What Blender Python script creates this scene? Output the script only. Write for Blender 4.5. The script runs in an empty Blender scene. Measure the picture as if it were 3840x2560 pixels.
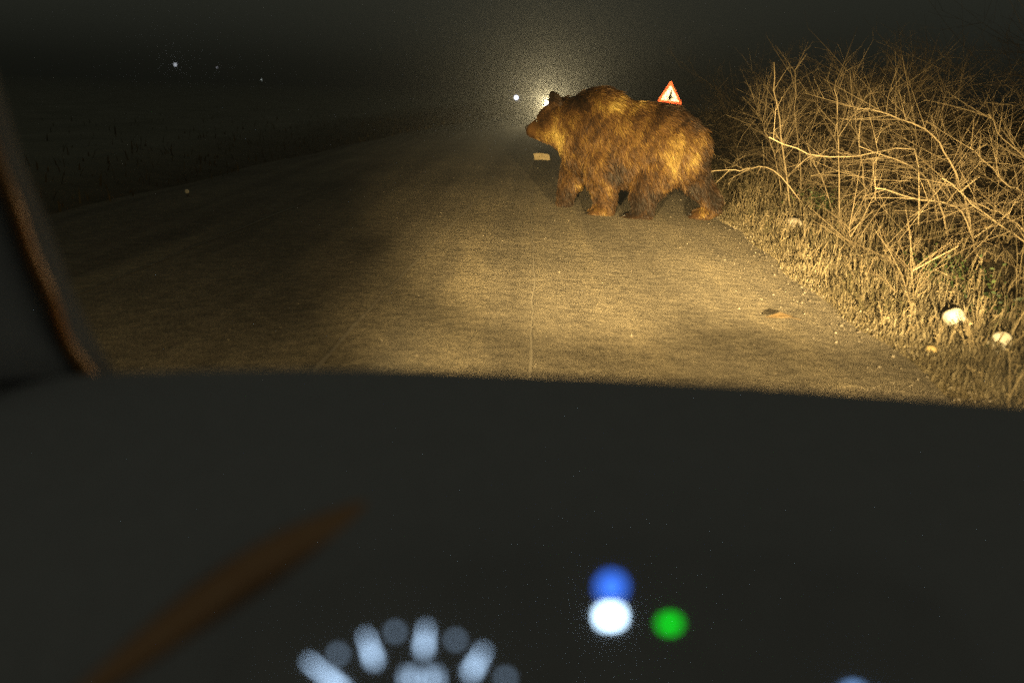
import bpy, bmesh, math, random
import numpy as np
from mathutils import Vector, Matrix

random.seed(11)
rng = np.random.default_rng(11)
scene = bpy.context.scene
COL = scene.collection

# ------------------------------------------------------------------ camera
IW, IH, FPX = 1024, 682, 910.0
CAM = np.array([0.0, 0.0, 1.15])
YAW, PITCH, ROLL = math.radians(0.558), math.radians(15.506), math.radians(2.0)


def cam_axes():
    cy, sy = math.cos(YAW), math.sin(YAW)
    f = np.array([-sy * math.cos(PITCH), cy * math.cos(PITCH), -math.sin(PITCH)])
    r = np.array([cy, sy, 0.0])
    u = np.cross(r, f)
    c, s = math.cos(ROLL), math.sin(ROLL)
    return c * r + s * u, -s * r + c * u, f


AR, AU, AF = cam_axes()


def ray(px, py):
    return AF + (px - IW / 2) / FPX * AR - (py - IH / 2) / FPX * AU


def ground(px, py, z=0.0):
    d = ray(px, py)
    return CAM + d * ((z - CAM[2]) / d[2])


def at_y(px, py, y):
    d = ray(px, py)
    return CAM + d * (y / d[1])


def at_depth(px, py, depth):
    return CAM + ray(px, py) * depth


cam_data = bpy.data.cameras.new('camera')
cam_data.sensor_width = 36.0
cam_data.lens = FPX * 36.0 / IW
cam_data.clip_start = 0.02
cam_data.clip_end = 4000
cam_data.dof.use_dof = True
cam_data.dof.focus_distance = 8.6
cam_data.dof.aperture_fstop = 1.75
cam = bpy.data.objects.new('camera', cam_data)
COL.objects.link(cam)
M = Matrix(((AR[0], AU[0], -AF[0], CAM[0]), (AR[1], AU[1], -AF[1], CAM[1]), (AR[2], AU[2], -AF[2], CAM[2]), (0, 0, 0, 1)))
cam.matrix_world = M
scene.camera = cam

# ------------------------------------------------------------------ night sky, headlights, exposure
world = bpy.data.worlds.new('World')
scene.world = world
world.use_nodes = True
wn = world.node_tree
wn.nodes['Background'].inputs[0].default_value = (0.95, 1.0, 0.79, 1)
wn.nodes['Background'].inputs[1].default_value = 0.0285

scene.view_settings.view_transform = 'Standard'
scene.view_settings.look = 'None'
scene.view_settings.exposure = 0
scene.view_settings.gamma = 1
scene.render.engine = 'CYCLES'
cy = scene.cycles
cy.use_denoising = False
cy.use_adaptive_sampling = False
cy.max_bounces = 4
cy.diffuse_bounces = 1
cy.glossy_bounces = 2
cy.transparent_max_bounces = 6
cy.volume_bounces = 0
cy.sample_clamp_indirect = 0.15
cy.use_light_tree = False
cy.caustics_reflective = False
cy.caustics_refractive = False

LAMP_COL = (1.0, 0.70, 0.30)
LAMPS = [(-0.28, 1.47, 0.60), (0.98, 1.47, 0.60)]


def spot(name, loc, right, down, size, blend, power, col=LAMP_COL, sx=1.0, radius=0.04):
    l = bpy.data.lights.new(name, 'SPOT')
    l.energy = power
    l.color = col
    l.spot_size = math.radians(size)
    l.spot_blend = blend
    l.shadow_soft_size = radius
    l.cycles.use_multiple_importance_sampling = False
    o = bpy.data.objects.new(name, l)
    o.location = loc
    a, b = math.radians(right), math.radians(down)
    d = Vector((math.sin(a) * math.cos(b), math.cos(a) * math.cos(b), -math.sin(b)))
    o.rotation_euler = d.to_track_quat('-Z', 'Y').to_euler()
    o.scale = (sx, 1, 1)
    COL.objects.link(o)
    return o


for L in LAMPS:
    spot('headlight_beam', L, 11.5, 1.6, 23, 0.95, 9200, sx=2.2)
    spot('headlight_foreground', L, 10, 8, 26, 1.0, 1080, sx=2.2)
    spot('headlight_spill', L, -4, 0, 165, 1.0, 100)

# ------------------------------------------------------------------ helpers


def tag(o, label=None, cat=None, group=None, kind=None):
    if label: o['label'] = label
    if cat: o['category'] = cat
    if group: o['group'] = group
    if kind: o['kind'] = kind
    return o


def empty(name, loc=(0, 0, 0)):
    o = bpy.data.objects.new(name, None)
    o.empty_display_size = 0.1
    o.location = loc
    COL.objects.link(o)
    return o


def link(name, me, mat=None, parent=None, smooth=False):
    o = bpy.data.objects.new(name, me)
    COL.objects.link(o)
    if mat is not None and not me.materials:
        me.materials.append(mat)
    if smooth:
        for p in me.polygons: p.use_smooth = True
    if parent is not None:
        o.parent = parent
    return o


def mesh_from(name, verts, faces, mat=None, parent=None, smooth=False):
    me = bpy.data.meshes.new(name)
    me.from_pydata([tuple(v) for v in verts], [], [tuple(f) for f in faces])
    me.update()
    return link(name, me, mat, parent, smooth)


def bm_obj(name, bm, mat=None, parent=None, smooth=False):
    me = bpy.data.meshes.new(name)
    bmesh.ops.recalc_face_normals(bm, faces=bm.faces)
    bm.to_mesh(me)
    bm.free()
    return link(name, me, mat, parent, smooth)


class Acc:
    """collects vertices, faces and a per-vertex tint value"""

    def __init__(self):
        self.v, self.f, self.t = [], [], []

    def tube(self, pts, radii, sides=4, tint=0.5, cap=True):
        pts = [np.asarray(p, float) for p in pts]
        b = len(self.v)
        n = len(pts)
        for i, p in enumerate(pts):
            d = pts[min(i + 1, n - 1)] - pts[max(i - 1, 0)]
            d = d / (np.linalg.norm(d) + 1e-9)
            a = np.cross(d, [0.31, 0.77, 0.55]); a /= np.linalg.norm(a) + 1e-9
            c = np.cross(d, a)
            r = radii[i] if hasattr(radii, '__len__') else radii
            for k in range(sides):
                w = 2 * math.pi * k / sides
                self.v.append(p + r * (math.cos(w) * a + math.sin(w) * c))
                self.t.append(tint)
        for i in range(n - 1):
            for k in range(sides):
                k2 = (k + 1) % sides
                self.f.append((b + i * sides + k, b + i * sides + k2, b + (i + 1) * sides + k2, b + (i + 1) * sides + k))
        if cap and sides > 2:
            self.f.append(tuple(b + k for k in range(sides))[::-1])
            self.f.append(tuple(b + (n - 1) * sides + k for k in range(sides)))

    def poly(self, pts, tint=0.5):
        b = len(self.v)
        for p in pts:
            self.v.append(np.asarray(p, float)); self.t.append(tint)
        self.f.append(tuple(range(b, b + len(pts))))

    def build(self, name, mat, parent=None, smooth=False):
        o = mesh_from(name, self.v, self.f, mat, parent, smooth)
        at = o.data.attributes.new('tint', 'FLOAT', 'POINT')
        at.data.foreach_set('value', np.array(self.t, dtype=np.float32))
        return o


def new_mat(name, rough=0.8, spec=0.3, metal=0.0):
    m = bpy.data.materials.new(name)
    m.use_nodes = True
    b = m.node_tree.nodes['Principled BSDF']
    b.inputs['Roughness'].default_value = rough
    b.inputs['Specular IOR Level'].default_value = spec
    b.inputs['Metallic'].default_value = metal
    return m, m.node_tree, b


def nd(nt, t, **kw):
    n = nt.nodes.new(t)
    for k, v in kw.items():
        if k.startswith('i_'):
            n.inputs[k[2:].replace('_', ' ')].default_value = v
        else:
            setattr(n, k, v)
    return n


def ramp(nt, fac, stops):
    r = nt.nodes.new('ShaderNodeValToRGB')
    el = r.color_ramp.elements
    while len(el) < len(stops): el.new(0.5)
    for e, (p, c) in zip(el, stops):
        e.position = p
        e.color = (*c, 1)
    nt.links.new(fac, r.inputs[0])
    return r.outputs[0]


def noise_mat(name, c1, c2, scale=8, detail=6, rough=0.85, spec=0.2, bump=0.0, bscale=60, bdist=0.02, metal=0.0):
    m, nt, b = new_mat(name, rough, spec, metal)
    tc = nt.nodes.new('ShaderNodeTexCoord')
    n = nd(nt, 'ShaderNodeTexNoise', i_Scale=scale, i_Detail=detail)
    nt.links.new(tc.outputs['Object'], n.inputs['Vector'])
    nt.links.new(ramp(nt, n.outputs[0], [(0.3, c1), (0.7, c2)]), b.inputs['Base Color'])
    if bump:
        n2 = nd(nt, 'ShaderNodeTexNoise', i_Scale=bscale, i_Detail=4.0)
        nt.links.new(tc.outputs['Object'], n2.inputs['Vector'])
        bp = nd(nt, 'ShaderNodeBump', i_Strength=bump, i_Distance=bdist)
        nt.links.new(n2.outputs[0], bp.inputs['Height'])
        nt.links.new(bp.outputs[0], b.inputs['Normal'])
    return m


def tint_mat(name, stops, rough=0.8, spec=0.2):
    m, nt, b = new_mat(name, rough, spec)
    a = nd(nt, 'ShaderNodeAttribute', attribute_name='tint')
    nt.links.new(ramp(nt, a.outputs['Fac'], stops), b.inputs['Base Color'])
    return m


def emit_mat(name, col, strength):
    m = bpy.data.materials.new(name)
    m.use_nodes = True
    nt = m.node_tree
    nt.nodes.clear()
    e = nd(nt, 'ShaderNodeEmission')
    e.inputs[0].default_value = (*col, 1)
    e.inputs[1].default_value = strength
    o = nt.nodes.new('ShaderNodeOutputMaterial')
    nt.links.new(e.outputs[0], o.inputs[0])
    m.cycles.emission_sampling = 'NONE'   # small glows: the lamps themselves light the place
    return m


# ------------------------------------------------------------------ ground, road


def bend(y):
    """sideways drift of the road as it curves right in the distance"""
    y = np.asarray(y, float)
    return np.where(y < 60, 0.0024 * y * y, 0.0024 * 3600 + 0.288 * (y - 60))


def soft_noise(x, y, seed, wl):
    r = np.random.default_rng(seed)
    s = 0
    for k in range(5):
        a = r.uniform(0, 6.28); w = 6.28 / wl * (1.0 + 0.9 * k)
        s = s + np.sin((x * math.cos(a) + y * math.sin(a)) * w + r.uniform(0, 6.28)) / (1 + k)
    return s / 2.0


RIGHT, LEFT = 1.80, -4.15


def right_edge(y):
    return RIGHT + 0.10 + bend(y) + 0.02 * np.sin(np.asarray(y) * 1.9) + 0.025 * np.sin(np.asarray(y) * 4.7 + 1)


def left_edge(y):
    return LEFT + bend(y) * 0.8 + 0.06 * np.sin(np.asarray(y) * 1.3)


def terrain_z(x, y):
    x = np.asarray(x, float); y = np.asarray(y, float)
    off_r = np.clip(x - right_edge(y), 0, None)
    off_l = np.clip(left_edge(y) - x, 0, None)
    rough = soft_noise(x, y, 3, 1.7)
    z = 0.03 * np.clip(off_r, 0, 1) * (1 + rough) - 0.03 + 0.05 * np.clip(off_r - 1.0, 0, 6) + 0.04 * rough * np.clip(off_r, 0, 1)
    z = z + np.clip(off_l, 0, 1.5) * 0.10 * (1 + 0.5 * rough) - 0.012 * np.clip(off_l - 1.5, 0, 20)
    return z


xs = np.concatenate([[-500, -300, -160, -90, -55, -35], np.arange(-25, -6, 1.0), np.arange(-6, 9.01, 0.22), np.arange(10, 26, 1.5), [32, 50, 90, 160, 300, 500]])
ys = np.concatenate([[-12, -6, -2], np.arange(0, 22, 0.25), np.arange(22, 60, 1.0), [65, 75, 90, 120, 170, 250, 400, 600, 900]])
XX, YY = np.meshgrid(xs, ys)
ZZ = terrain_z(XX, YY)
# under the road the earth lies below the asphalt
V = np.stack([XX, YY, ZZ], -1).reshape(-1, 3)
nx, ny = len(xs), len(ys)
F_ = [(j * nx + i, j * nx + i + 1, (j + 1) * nx + i + 1, (j + 1) * nx + i) for j in range(ny - 1) for i in range(nx - 1)]
m_soil = noise_mat('soil', (0.05, 0.040, 0.026), (0.15, 0.125, 0.085), scale=3.5, detail=9, rough=1, spec=0.05, bump=0.8, bscale=30, bdist=0.05)
nt = m_soil.node_tree
bs = nt.nodes['Principled BSDF']
old = bs.inputs['Base Color'].links[0].from_socket
tc = nt.nodes.new('ShaderNodeTexCoord'); sep = nt.nodes.new('ShaderNodeSeparateXYZ')
nt.links.new(tc.outputs['Object'], sep.inputs[0])
mr = nd(nt, 'ShaderNodeMapRange')
mr.inputs[1].default_value = -3.5; mr.inputs[2].default_value = -6.0
nt.links.new(sep.outputs[0], mr.inputs[0])
nm = nd(nt, 'ShaderNodeTexNoise', i_Scale=0.5, i_Detail=8.0)
nt.links.new(tc.outputs['Object'], nm.inputs['Vector'])
mxs = nd(nt, 'ShaderNodeMix', data_type='RGBA')
nt.links.new(mr.outputs[0], mxs.inputs[0]); nt.links.new(old, mxs.inputs[6])
nt.links.new(ramp(nt, nm.outputs[0], [(0.3, (0.28, 0.27, 0.21)), (0.7, (0.40, 0.38, 0.30))]), mxs.inputs[7])  # ground paled on the left to stand in for airlight over the dark
nt.links.new(mxs.outputs[2], bs.inputs['Base Color'])
g = mesh_from('ground', V, F_, m_soil, smooth=True)
tag(g, kind='structure')

# road surface: worn, dusty asphalt
m_road, nt, b = new_mat('worn_asphalt', 0.95, 0.12)
tc = nt.nodes.new('ShaderNodeTexCoord')
big = nd(nt, 'ShaderNodeTexNoise', i_Scale=0.7, i_Detail=5.0)
fine = nd(nt, 'ShaderNodeTexNoise', i_Scale=95.0, i_Detail=5.0)
mid = nd(nt, 'ShaderNodeTexNoise', i_Scale=14.0, i_Detail=6.0)
mp = nd(nt, 'ShaderNodeMapping')
mp.inputs['Scale'].default_value = (1.1, 1.9, 1)
mp.inputs['Rotation'].default_value = (0, 0, 0.10)
streak = nd(nt, 'ShaderNodeTexNoise', i_Scale=3.2, i_Detail=4.0)
nt.links.new(tc.outputs['Object'], mp.inputs[0])
nt.links.new(mp.outputs[0], streak.inputs['Vector'])
for n in (big, fine, mid): nt.links.new(tc.outputs['Object'], n.inputs['Vector'])
base = ramp(nt, big.outputs[0], [(0.3, (0.20, 0.18, 0.145)), (0.7, (0.30, 0.265, 0.205))])
sp = ramp(nt, fine.outputs[0], [(0.35, (0.5, 0.5, 0.5)), (0.52, (0.95, 0.95, 0.95)), (0.68, (1.5, 1.45, 1.35))])
mx = nd(nt, 'ShaderNodeMix', data_type='RGBA', blend_type='MULTIPLY')
mx.inputs[0].default_value = 0.8
nt.links.new(base, mx.inputs[6]); nt.links.new(sp, mx.inputs[7])
mx2 = nd(nt, 'ShaderNodeMix', data_type='RGBA', blend_type='MULTIPLY')
mx2.inputs[0].default_value = 0.7
nt.links.new(mx.outputs[2], mx2.inputs[6])
nt.links.new(ramp(nt, mid.outputs[0], [(0.3, (0.65, 0.65, 0.65)), (0.7, (1.3, 1.28, 1.2))]), mx2.inputs[7])
mpl = nd(nt, 'ShaderNodeMapping')
mpl.inputs['Scale'].default_value = (2.6, 0.10, 1)
lon = nd(nt, 'ShaderNodeTexNoise', i_Scale=1.0, i_Detail=4.0)
nt.links.new(tc.outputs['Object'], mpl.inputs[0]); nt.links.new(mpl.outputs[0], lon.inputs['Vector'])
mx3 = nd(nt, 'ShaderNodeMix', data_type='RGBA', blend_type='MULTIPLY')
mx3.inputs[0].default_value = 1.0
nt.links.new(mx2.outputs[2], mx3.inputs[6])
nt.links.new(ramp(nt, lon.outputs[0], [(0.30, (0.70, 0.70, 0.71)), (0.48, (1.0, 1.0, 1.0)), (0.70, (1.38, 1.35, 1.25))]), mx3.inputs[7])
nt.links.new(mx3.outputs[2], b.inputs['Base Color'])
b1 = nd(nt, 'ShaderNodeBump', i_Strength=0.9, i_Distance=0.007)
b2 = nd(nt, 'ShaderNodeBump', i_Strength=0.6, i_Distance=0.016)
b3 = nd(nt, 'ShaderNodeBump', i_Strength=0.25, i_Distance=0.022)
nt.links.new(fine.outputs[0], b1.inputs['Height'])
nt.links.new(mid.outputs[0], b2.inputs['Height'])
nt.links.new(streak.outputs[0], b3.inputs['Height'])
nt.links.new(b3.outputs[0], b2.inputs['Normal'])
nt.links.new(b2.outputs[0], b1.inputs['Normal'])
nt.links.new(b1.outputs[0], b.inputs['Normal'])

ry = np.concatenate([np.arange(-8, 22, 0.25), np.arange(22, 60, 1.0), np.arange(60, 320, 8.0)])
rv, rf = [], []
NS = 12
for y in ry:
    l, r = float(left_edge(y)), float(right_edge(y))
    for k in range(NS + 1):
        t = k / NS
        x = l + (r - l) * t
        crown = 0.05 * (1 - (2 * t - 1) ** 2)
        rv.append((x, y, crown - 0.012 * (k in (0, NS)) * 2))
for j in range(len(ry) - 1):
    for k in range(NS):
        a = j * (NS + 1) + k
        rf.append((a, a + 1, a + NS + 2, a + NS + 1))
road = mesh_from('road', rv, rf, m_road, smooth=True)
tag(road, kind='structure')


def road_z(x, y):
    l, r = left_edge(y), right_edge(y)
    t = np.clip((x - l) / (r - l), 0, 1)
    return 0.05 * (1 - (2 * t - 1) ** 2)


# loose grit on the road and its crumbling edge
acc = Acc()
gp = []
for i in range(1800):
    y = 3.2 + 11 * random.random() ** 1.4
    e = float(right_edge(y))
    x = e - abs(random.gauss(0, 0.35)) + 0.1 if random.random() < 0.7 else random.uniform(-2.5, e)
    s = random.uniform(0.003, 0.007) * (1 + 0.6 * (random.random() < 0.1))
    z = float(road_z(x, y))
    c = np.array([x, y, z + s * 0.3])
    q = [c + np.array([math.cos(w) * s * random.uniform(.7, 1.3), math.sin(w) * s * random.uniform(.7, 1.3), 0]) for w in (0.3, 1.9, 3.4, 4.9)]
    top = c + np.array([0, 0, s * random.uniform(.5, .9)])
    t = random.random()
    for k in range(4):
        acc.poly([q[k], q[(k + 1) % 4], top], t)
m_grit = tint_mat('grit', [(0, (0.10, 0.085, 0.065)), (0.7, (0.22, 0.19, 0.15)), (1, (0.36, 0.32, 0.25))], 0.95, 0.1)
grit = acc.build('gravel', m_grit)
tag(grit, 'loose pale grit scattered along the crumbling right edge of the road', 'gravel', kind='stuff')

# cracks and sealed seams in the asphalt: shallow raised/sunk strips following real lines
acc = Acc()


def seam(p0, p1, w, n=26, wob=0.02):
    last = None
    for i in range(n + 1):
        t = i / n
        x = p0[0] + (p1[0] - p0[0]) * t + wob * math.sin(7 * t + 3 * p0[0]) + random.gauss(0, wob * 0.3)
        y = p0[1] + (p1[1] - p0[1]) * t
        ww = w * random.uniform(0.4, 1.2)
        z = float(road_z(x, y)) + 0.004
        a, c = (x - ww, y, z), (x + ww, y, z)
        if last: acc.poly([last[0], last[1], c, a], 0.3)
        last = (a, c)


seam((0.03, 3.0), (0.10, 12.0), 0.006, 40, .02)
seam((-0.80, 3.4), (-0.35, 13.0), 0.012)
seam((-2.3, 4.5), (-1.6, 20.0), 0.012)
m_tar = noise_mat('tar_seam', (0.24, 0.21, 0.165), (0.40, 0.36, 0.28), scale=20, rough=0.9)
tar = acc.build('road_seam', m_tar)
tag(tar, kind='structure')

# pale scrap of cardboard standing on the road under the bear's chin
m_card = noise_mat('pale_cardboard', (0.36, 0.29, 0.16), (0.50, 0.41, 0.25), scale=14, rough=0.8)
c0 = ground(541.5, 159.5, 0.055)
bm = bmesh.new()
top = [(-.135, .00, .095), (-.02, -.015, .108), (.12, .01, .088)]
bot = [(-.115, -.03, .0), (.01, -.045, .0), (.14, -.02, .0)]
f1 = [[bm.verts.new(p) for p in row] for row in (bot, top)]
f2 = [[bm.verts.new((p[0] + .01, p[1] + d, p[2])) for p in row] for row, d in ((bot, .15), (top, .07))]
for k in range(2):
    bm.faces.new((f1[0][k], f1[0][k + 1], f1[1][k + 1], f1[1][k]))
    bm.faces.new((f2[0][k], f2[1][k], f2[1][k + 1], f2[0][k + 1]))
    bm.faces.new((f1[1][k], f1[1][k + 1], f2[1][k + 1], f2[1][k]))
    bm.faces.new((f1[0][k], f2[0][k], f2[0][k + 1], f1[0][k + 1]))
for k in (0, 2): bm.faces.new((f1[0][k], f1[1][k], f2[1][k], f2[0][k]))
o = bm_obj('cardboard_scrap', bm, m_card)
o.location = c0
tag(o, 'small pale yellow scrap lying on the road below the bear\'s chin', 'litter')

# ------------------------------------------------------------------ verge plants


def grass_blades(name, n, place, hmin, hmax, mat, label, wid=0.004):
    """thin bent blades, three triangles each"""
    vs, fs, ts = [], [], []
    for i in range(n):
        x, y, hs, dry = place()
        z = max(float(terrain_z(x, y)), -0.02)
        h = random.uniform(hmin, hmax) * hs
        a = random.uniform(0, 6.283)
        lean = random.uniform(0.1, 0.9) * h
        dx, dy = math.cos(a) * lean, math.sin(a) * lean
        w = wid * random.uniform(0.6, 1.6)
        sx, sy = -math.sin(a) * w, math.cos(a) * w
        b = len(vs)
        vs += [(x - sx, y - sy, z), (x + sx, y + sy, z), (x + dx * .35 - sx * .8, y + dy * .35 - sy * .8, z + h * .6),
               (x + dx * .35 + sx * .8, y + dy * .35 + sy * .8, z + h * .6), (x + dx, y + dy, z + h)]
        fs += [(b, b + 1, b + 3, b + 2), (b + 2, b + 3, b + 4)]
        t = min(1, max(0, random.gauss(dry, 0.17)))
        ts += [t] * 5
    o = mesh_from(name, vs, fs, mat)
    at = o.data.attributes.new('tint', 'FLOAT', 'POINT')
    at.data.foreach_set('value', np.array(ts, dtype=np.float32))
    tag(o, label, 'grass', kind='stuff')
    return o


m_grass = tint_mat('dry_grass', [(0, (0.030, 0.036, 0.016)), (0.4, (0.070, 0.056, 0.030)), (0.75, (0.108, 0.090, 0.055)), (1, (0.18, 0.155, 0.10))], 0.8, 0.2)


def place_right():
    while True:
        y = 3.0 + 13 * random.random() ** 1.5
        d = random.expovariate(1 / 0.42)
        if d > 3.2: continue
        x = float(right_edge(y)) - 0.16 + d
        dens = 0.55 + 0.5 * float(soft_noise(x, y, 9, 0.55))
        if random.random() > dens + 0.12: continue
        hs = 0.22 + 0.78 * min(1, d / 0.5)
        hs *= 0.75 + 0.4 * float(soft_noise(x, y, 21, 0.8))
        return x, y, max(hs, 0.2), (0.72 if d < 0.9 else 0.5) + 0.12 * float(soft_noise(x, y, 31, 1.1))


grass_blades('verge_grass', 52000, place_right, 0.025, 0.16, m_grass, 'straw coloured dry grass along the right edge of the road')


def place_left():
    y = 4 + 40 * random.random() ** 1.3
    d = random.expovariate(1 / 2.2)
    x = float(left_edge(y)) - d + 0.1
    return x, y, 0.6 + 0.7 * random.random(), 0.5


grass_blades('meadow_grass', 1600, place_left, 0.03, 0.16, m_grass, 'dark grass on the unlit left side of the road', 0.008)

# dry weeds: upright stalks with short side sprigs and small leaves, on the verge
m_weed = tint_mat('dry_weed', [(0, (0.03, 0.036, 0.016)), (0.45, (0.085, 0.066, 0.038)), (1, (0.20, 0.165, 0.10))], 0.85, 0.15)


def weed_geometry(acc, x, y, h, dry, n):
    z = max(float(terrain_z(x, y)), 0) - 0.01
    for k in range(n):
        a = random.uniform(0, 6.283); ln = random.uniform(0.05, 0.5) * h
        hh = h * random.uniform(0.55, 1.0)
        p0 = np.array([x + random.gauss(0, .03), y + random.gauss(0, .03), z])
        p1 = p0 + np.array([math.cos(a) * ln * .4, math.sin(a) * ln * .4, hh * .55])
        p2 = p0 + np.array([math.cos(a) * ln, math.sin(a) * ln, hh])
        acc.tube([p0, p1, p2], [0.0035, 0.003, 0.0012], 3, dry, cap=False)
        for q in range(9):
            t = random.uniform(0.15, 1)
            p = p0 * (1 - t) ** 2 + 2 * p1 * t * (1 - t) + p2 * t * t
            b_ = random.uniform(0, 6.283); s = random.uniform(0.008, 0.022)
            d = np.array([math.cos(b_), math.sin(b_), random.uniform(0.1, 1.1)]); d /= np.linalg.norm(d)
            w = np.cross(d, rng.normal(size=3)); w /= np.linalg.norm(w) + 1e-9
            acc.poly([p, p + d * s * .5 + w * s * .22, p + d * s, p + d * s * .5 - w * s * .22], min(1, max(0, random.gauss(dry, .2))))


acc = Acc()
for i in range(330):
    y = 3.2 + 11 * random.random() ** 1.3
    d = abs(random.gauss(0.55, 0.55))
    weed_geometry(acc, float(right_edge(y)) + d - 0.02, y, random.uniform(0.10, 0.34) * (0.6 + 0.4 * min(1, d)), 0.75 if random.random() < .8 else 0.25, random.randint(3, 6))
weeds = acc.build('dry_weeds', m_weed)
tag(weeds, 'tangle of dry leafy weeds between the road edge and the bare thicket', 'weeds', kind='stuff')

# fallen twigs and leaf litter under the thicket
acc = Acc()
for i in range(3800):
    y = 3.6 + 16 * random.random() ** 1.4
    d = 0.5 + 4.5 * random.random()
    x = float(right_edge(y)) + d
    z = float(terrain_z(x, y)) + 0.01
    s = random.uniform(0.02, 0.06)
    a = rng.normal(size=3); a[2] = abs(a[2]) * .4; a /= np.linalg.norm(a)
    c = np.cross(a, rng.normal(size=3)); c /= np.linalg.norm(c)
    p = np.array([x, y, z])
    acc.poly([p, p + a * s * .5 + c * s * .3, p + a * s, p + a * s * .5 - c * s * .3], random.random() ** 1.5)
m_litter = tint_mat('leaf_litter', [(0, (0.04, 0.03, 0.018)), (0.6, (0.13, 0.09, 0.045)), (1, (0.30, 0.22, 0.12))], 0.9, 0.1)
o = acc.build('leaf_litter', m_litter)
tag(o, 'brown leaf litter on the ground under the bare thicket', 'leaf litter', kind='stuff')

# green leafy weeds in the shade of the thicket
m_green = tint_mat('green_leaf', [(0, (0.010, 0.020, 0.006)), (0.6, (0.022, 0.040, 0.011)), (1, (0.045, 0.066, 0.020))], 0.6, 0.3)


def green_weed(px, py, w, h, label, n):
    c = ground(px, py)
    root = empty('leafy_weed', (c[0], c[1], float(terrain_z(c[0], c[1]))))
    tag(root, label, 'weed', 'green weeds under the thicket')
    st, lf = Acc(), Acc()
    for k in range(14):
        a = random.uniform(0, 6.283); r = w * random.random() ** .5
        tip = np.array([math.cos(a) * r, math.sin(a) * r, h * random.uniform(.5, 1) * (1 - .4 * r / w)])
        st.tube([np.array([tip[0] * .2, tip[1] * .2, 0]), tip * np.array([.5, .5, .6]), tip], [.004, .003, .0015], 3, .3, cap=False)
        for q in range(n):
            t = random.uniform(.2, 1.0)
            p = tip * t + rng.normal(size=3) * .035
            p[2] = abs(p[2])
            d = rng.normal(size=3); d[2] = abs(d[2]); d /= np.linalg.norm(d)
            u = np.cross(d, rng.normal(size=3)); u /= np.linalg.norm(u)
            s = random.uniform(.03, .06)
            s *= .6
            lf.poly([p, p + d * s * .45 + u * s * .3, p + d * s, p + d * s * .45 - u * s * .3], random.random())
    st.build('stem', m_weed, root)
    o = lf.build('foliage', m_green, root)
    o['kind'] = 'stuff'


green_weed(826, 216, 0.42, 0.42, 'dark green leafy weed right behind the round pale stone', 28)
green_weed(945, 290, 0.30, 0.28, 'green leafy weed under the thicket above the two white stones', 22)
green_weed(990, 318, 0.22, 0.2, 'low green weed between the two white stones', 12)

# ------------------------------------------------------------------ stones by the road


def stone(name, px, py, r, squash, label, mat, seed, z=0.0, cat='stone', grp=None):
    c = ground(px, py)
    rr = np.random.default_rng(seed)
    bm = bmesh.new()
    bmesh.ops.create_icosphere(bm, subdivisions=3, radius=1)
    lobes = [(rr.normal(size=3), rr.uniform(.1, .55)) for _ in range(11)]
    for v in bm.verts:
        p = np.array(v.co); k = 1.0
        for d, a in lobes:
            dd = d / np.linalg.norm(d)
            k += a * max(0, p @ dd - .35) - 0.10 * max(0, -(p @ dd) - .6)
        k += rr.normal() * .015
        v.co = Vector((p[0] * k * r * squash[0], p[1] * k * r * squash[1], p[2] * k * r * squash[2]))
    o = bm_obj(name, bm, mat, smooth=True)
    o.location = (c[0], c[1], float(terrain_z(c[0], c[1])) + r * squash[2] * .55 + z)
    o.rotation_euler = (rr.uniform(-.3, .3), rr.uniform(-.3, .3), rr.uniform(0, 6))
    tag(o, label, cat, grp)
    return o


m_stone = noise_mat('pale_stone', (0.20, 0.175, 0.135), (0.38, 0.34, 0.27), scale=18, rough=0.9, bump=.5, bscale=25)
m_white = noise_mat('white_stone', (0.36, 0.345, 0.29), (0.50, 0.48, 0.42), scale=26, rough=0.85, bump=.4, bscale=30)
stone('roadside_stone', 790, 228, 0.105, (1.05, .9, .85), 'round pale stone at the grass edge near the bear\'s hind paw', m_stone, 4, z=-.03, grp='stones along the right verge')
stone('roadside_stone', 953, 329, 0.044, (1.0, .85, .9), 'upper white lump of stone in the verge grass below a leaning stem', m_white, 12, z=.085, grp='stones along the right verge')
stone('roadside_stone', 996, 354, 0.044, (.95, .85, 1.0), 'lower white lump of stone in the verge grass nearest the right edge', m_white, 7, z=.08, grp='stones along the right verge')
m_yel = noise_mat('yellow_pebble', (0.30, 0.23, 0.10), (0.42, 0.33, 0.16), scale=20)
stone('roadside_pebble', 932, 351, 0.022, (1.2, .8, .8), 'small yellowish pebble at the grass edge left of the white stones', m_yel, 21, z=.03, cat='pebble')

# dry leaf lying on the road
c = ground(780, 319, 0.05)
acc = Acc()
for (s1, col) in ((1, .9), (-1, .5)):
    acc.poly([c + np.array([-.075, .02, .004]), c + np.array([0, .0, .008]), c + np.array([.05, -.05, .03]), c + np.array([0.01, -.045 * s1 + .0, .028])], col)
acc.tube([c + np.array([.0, 0, .008]), c + np.array([.06, .0, .012]), c + np.array([.10, -.015, .006])], .003, 4, .1)
o = acc.build('dry_leaf', m_litter)
tag(o, 'single dry curled leaf lying on the bare right half of the road', 'leaf')

# ------------------------------------------------------------------ thicket of bare branches on the right
m_bark = tint_mat('bare_bark', [(0, (0.05, 0.038, 0.024)), (0.5, (0.125, 0.098, 0.058)), (1, (0.36, 0.29, 0.18))], 0.8, 0.2)


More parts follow.
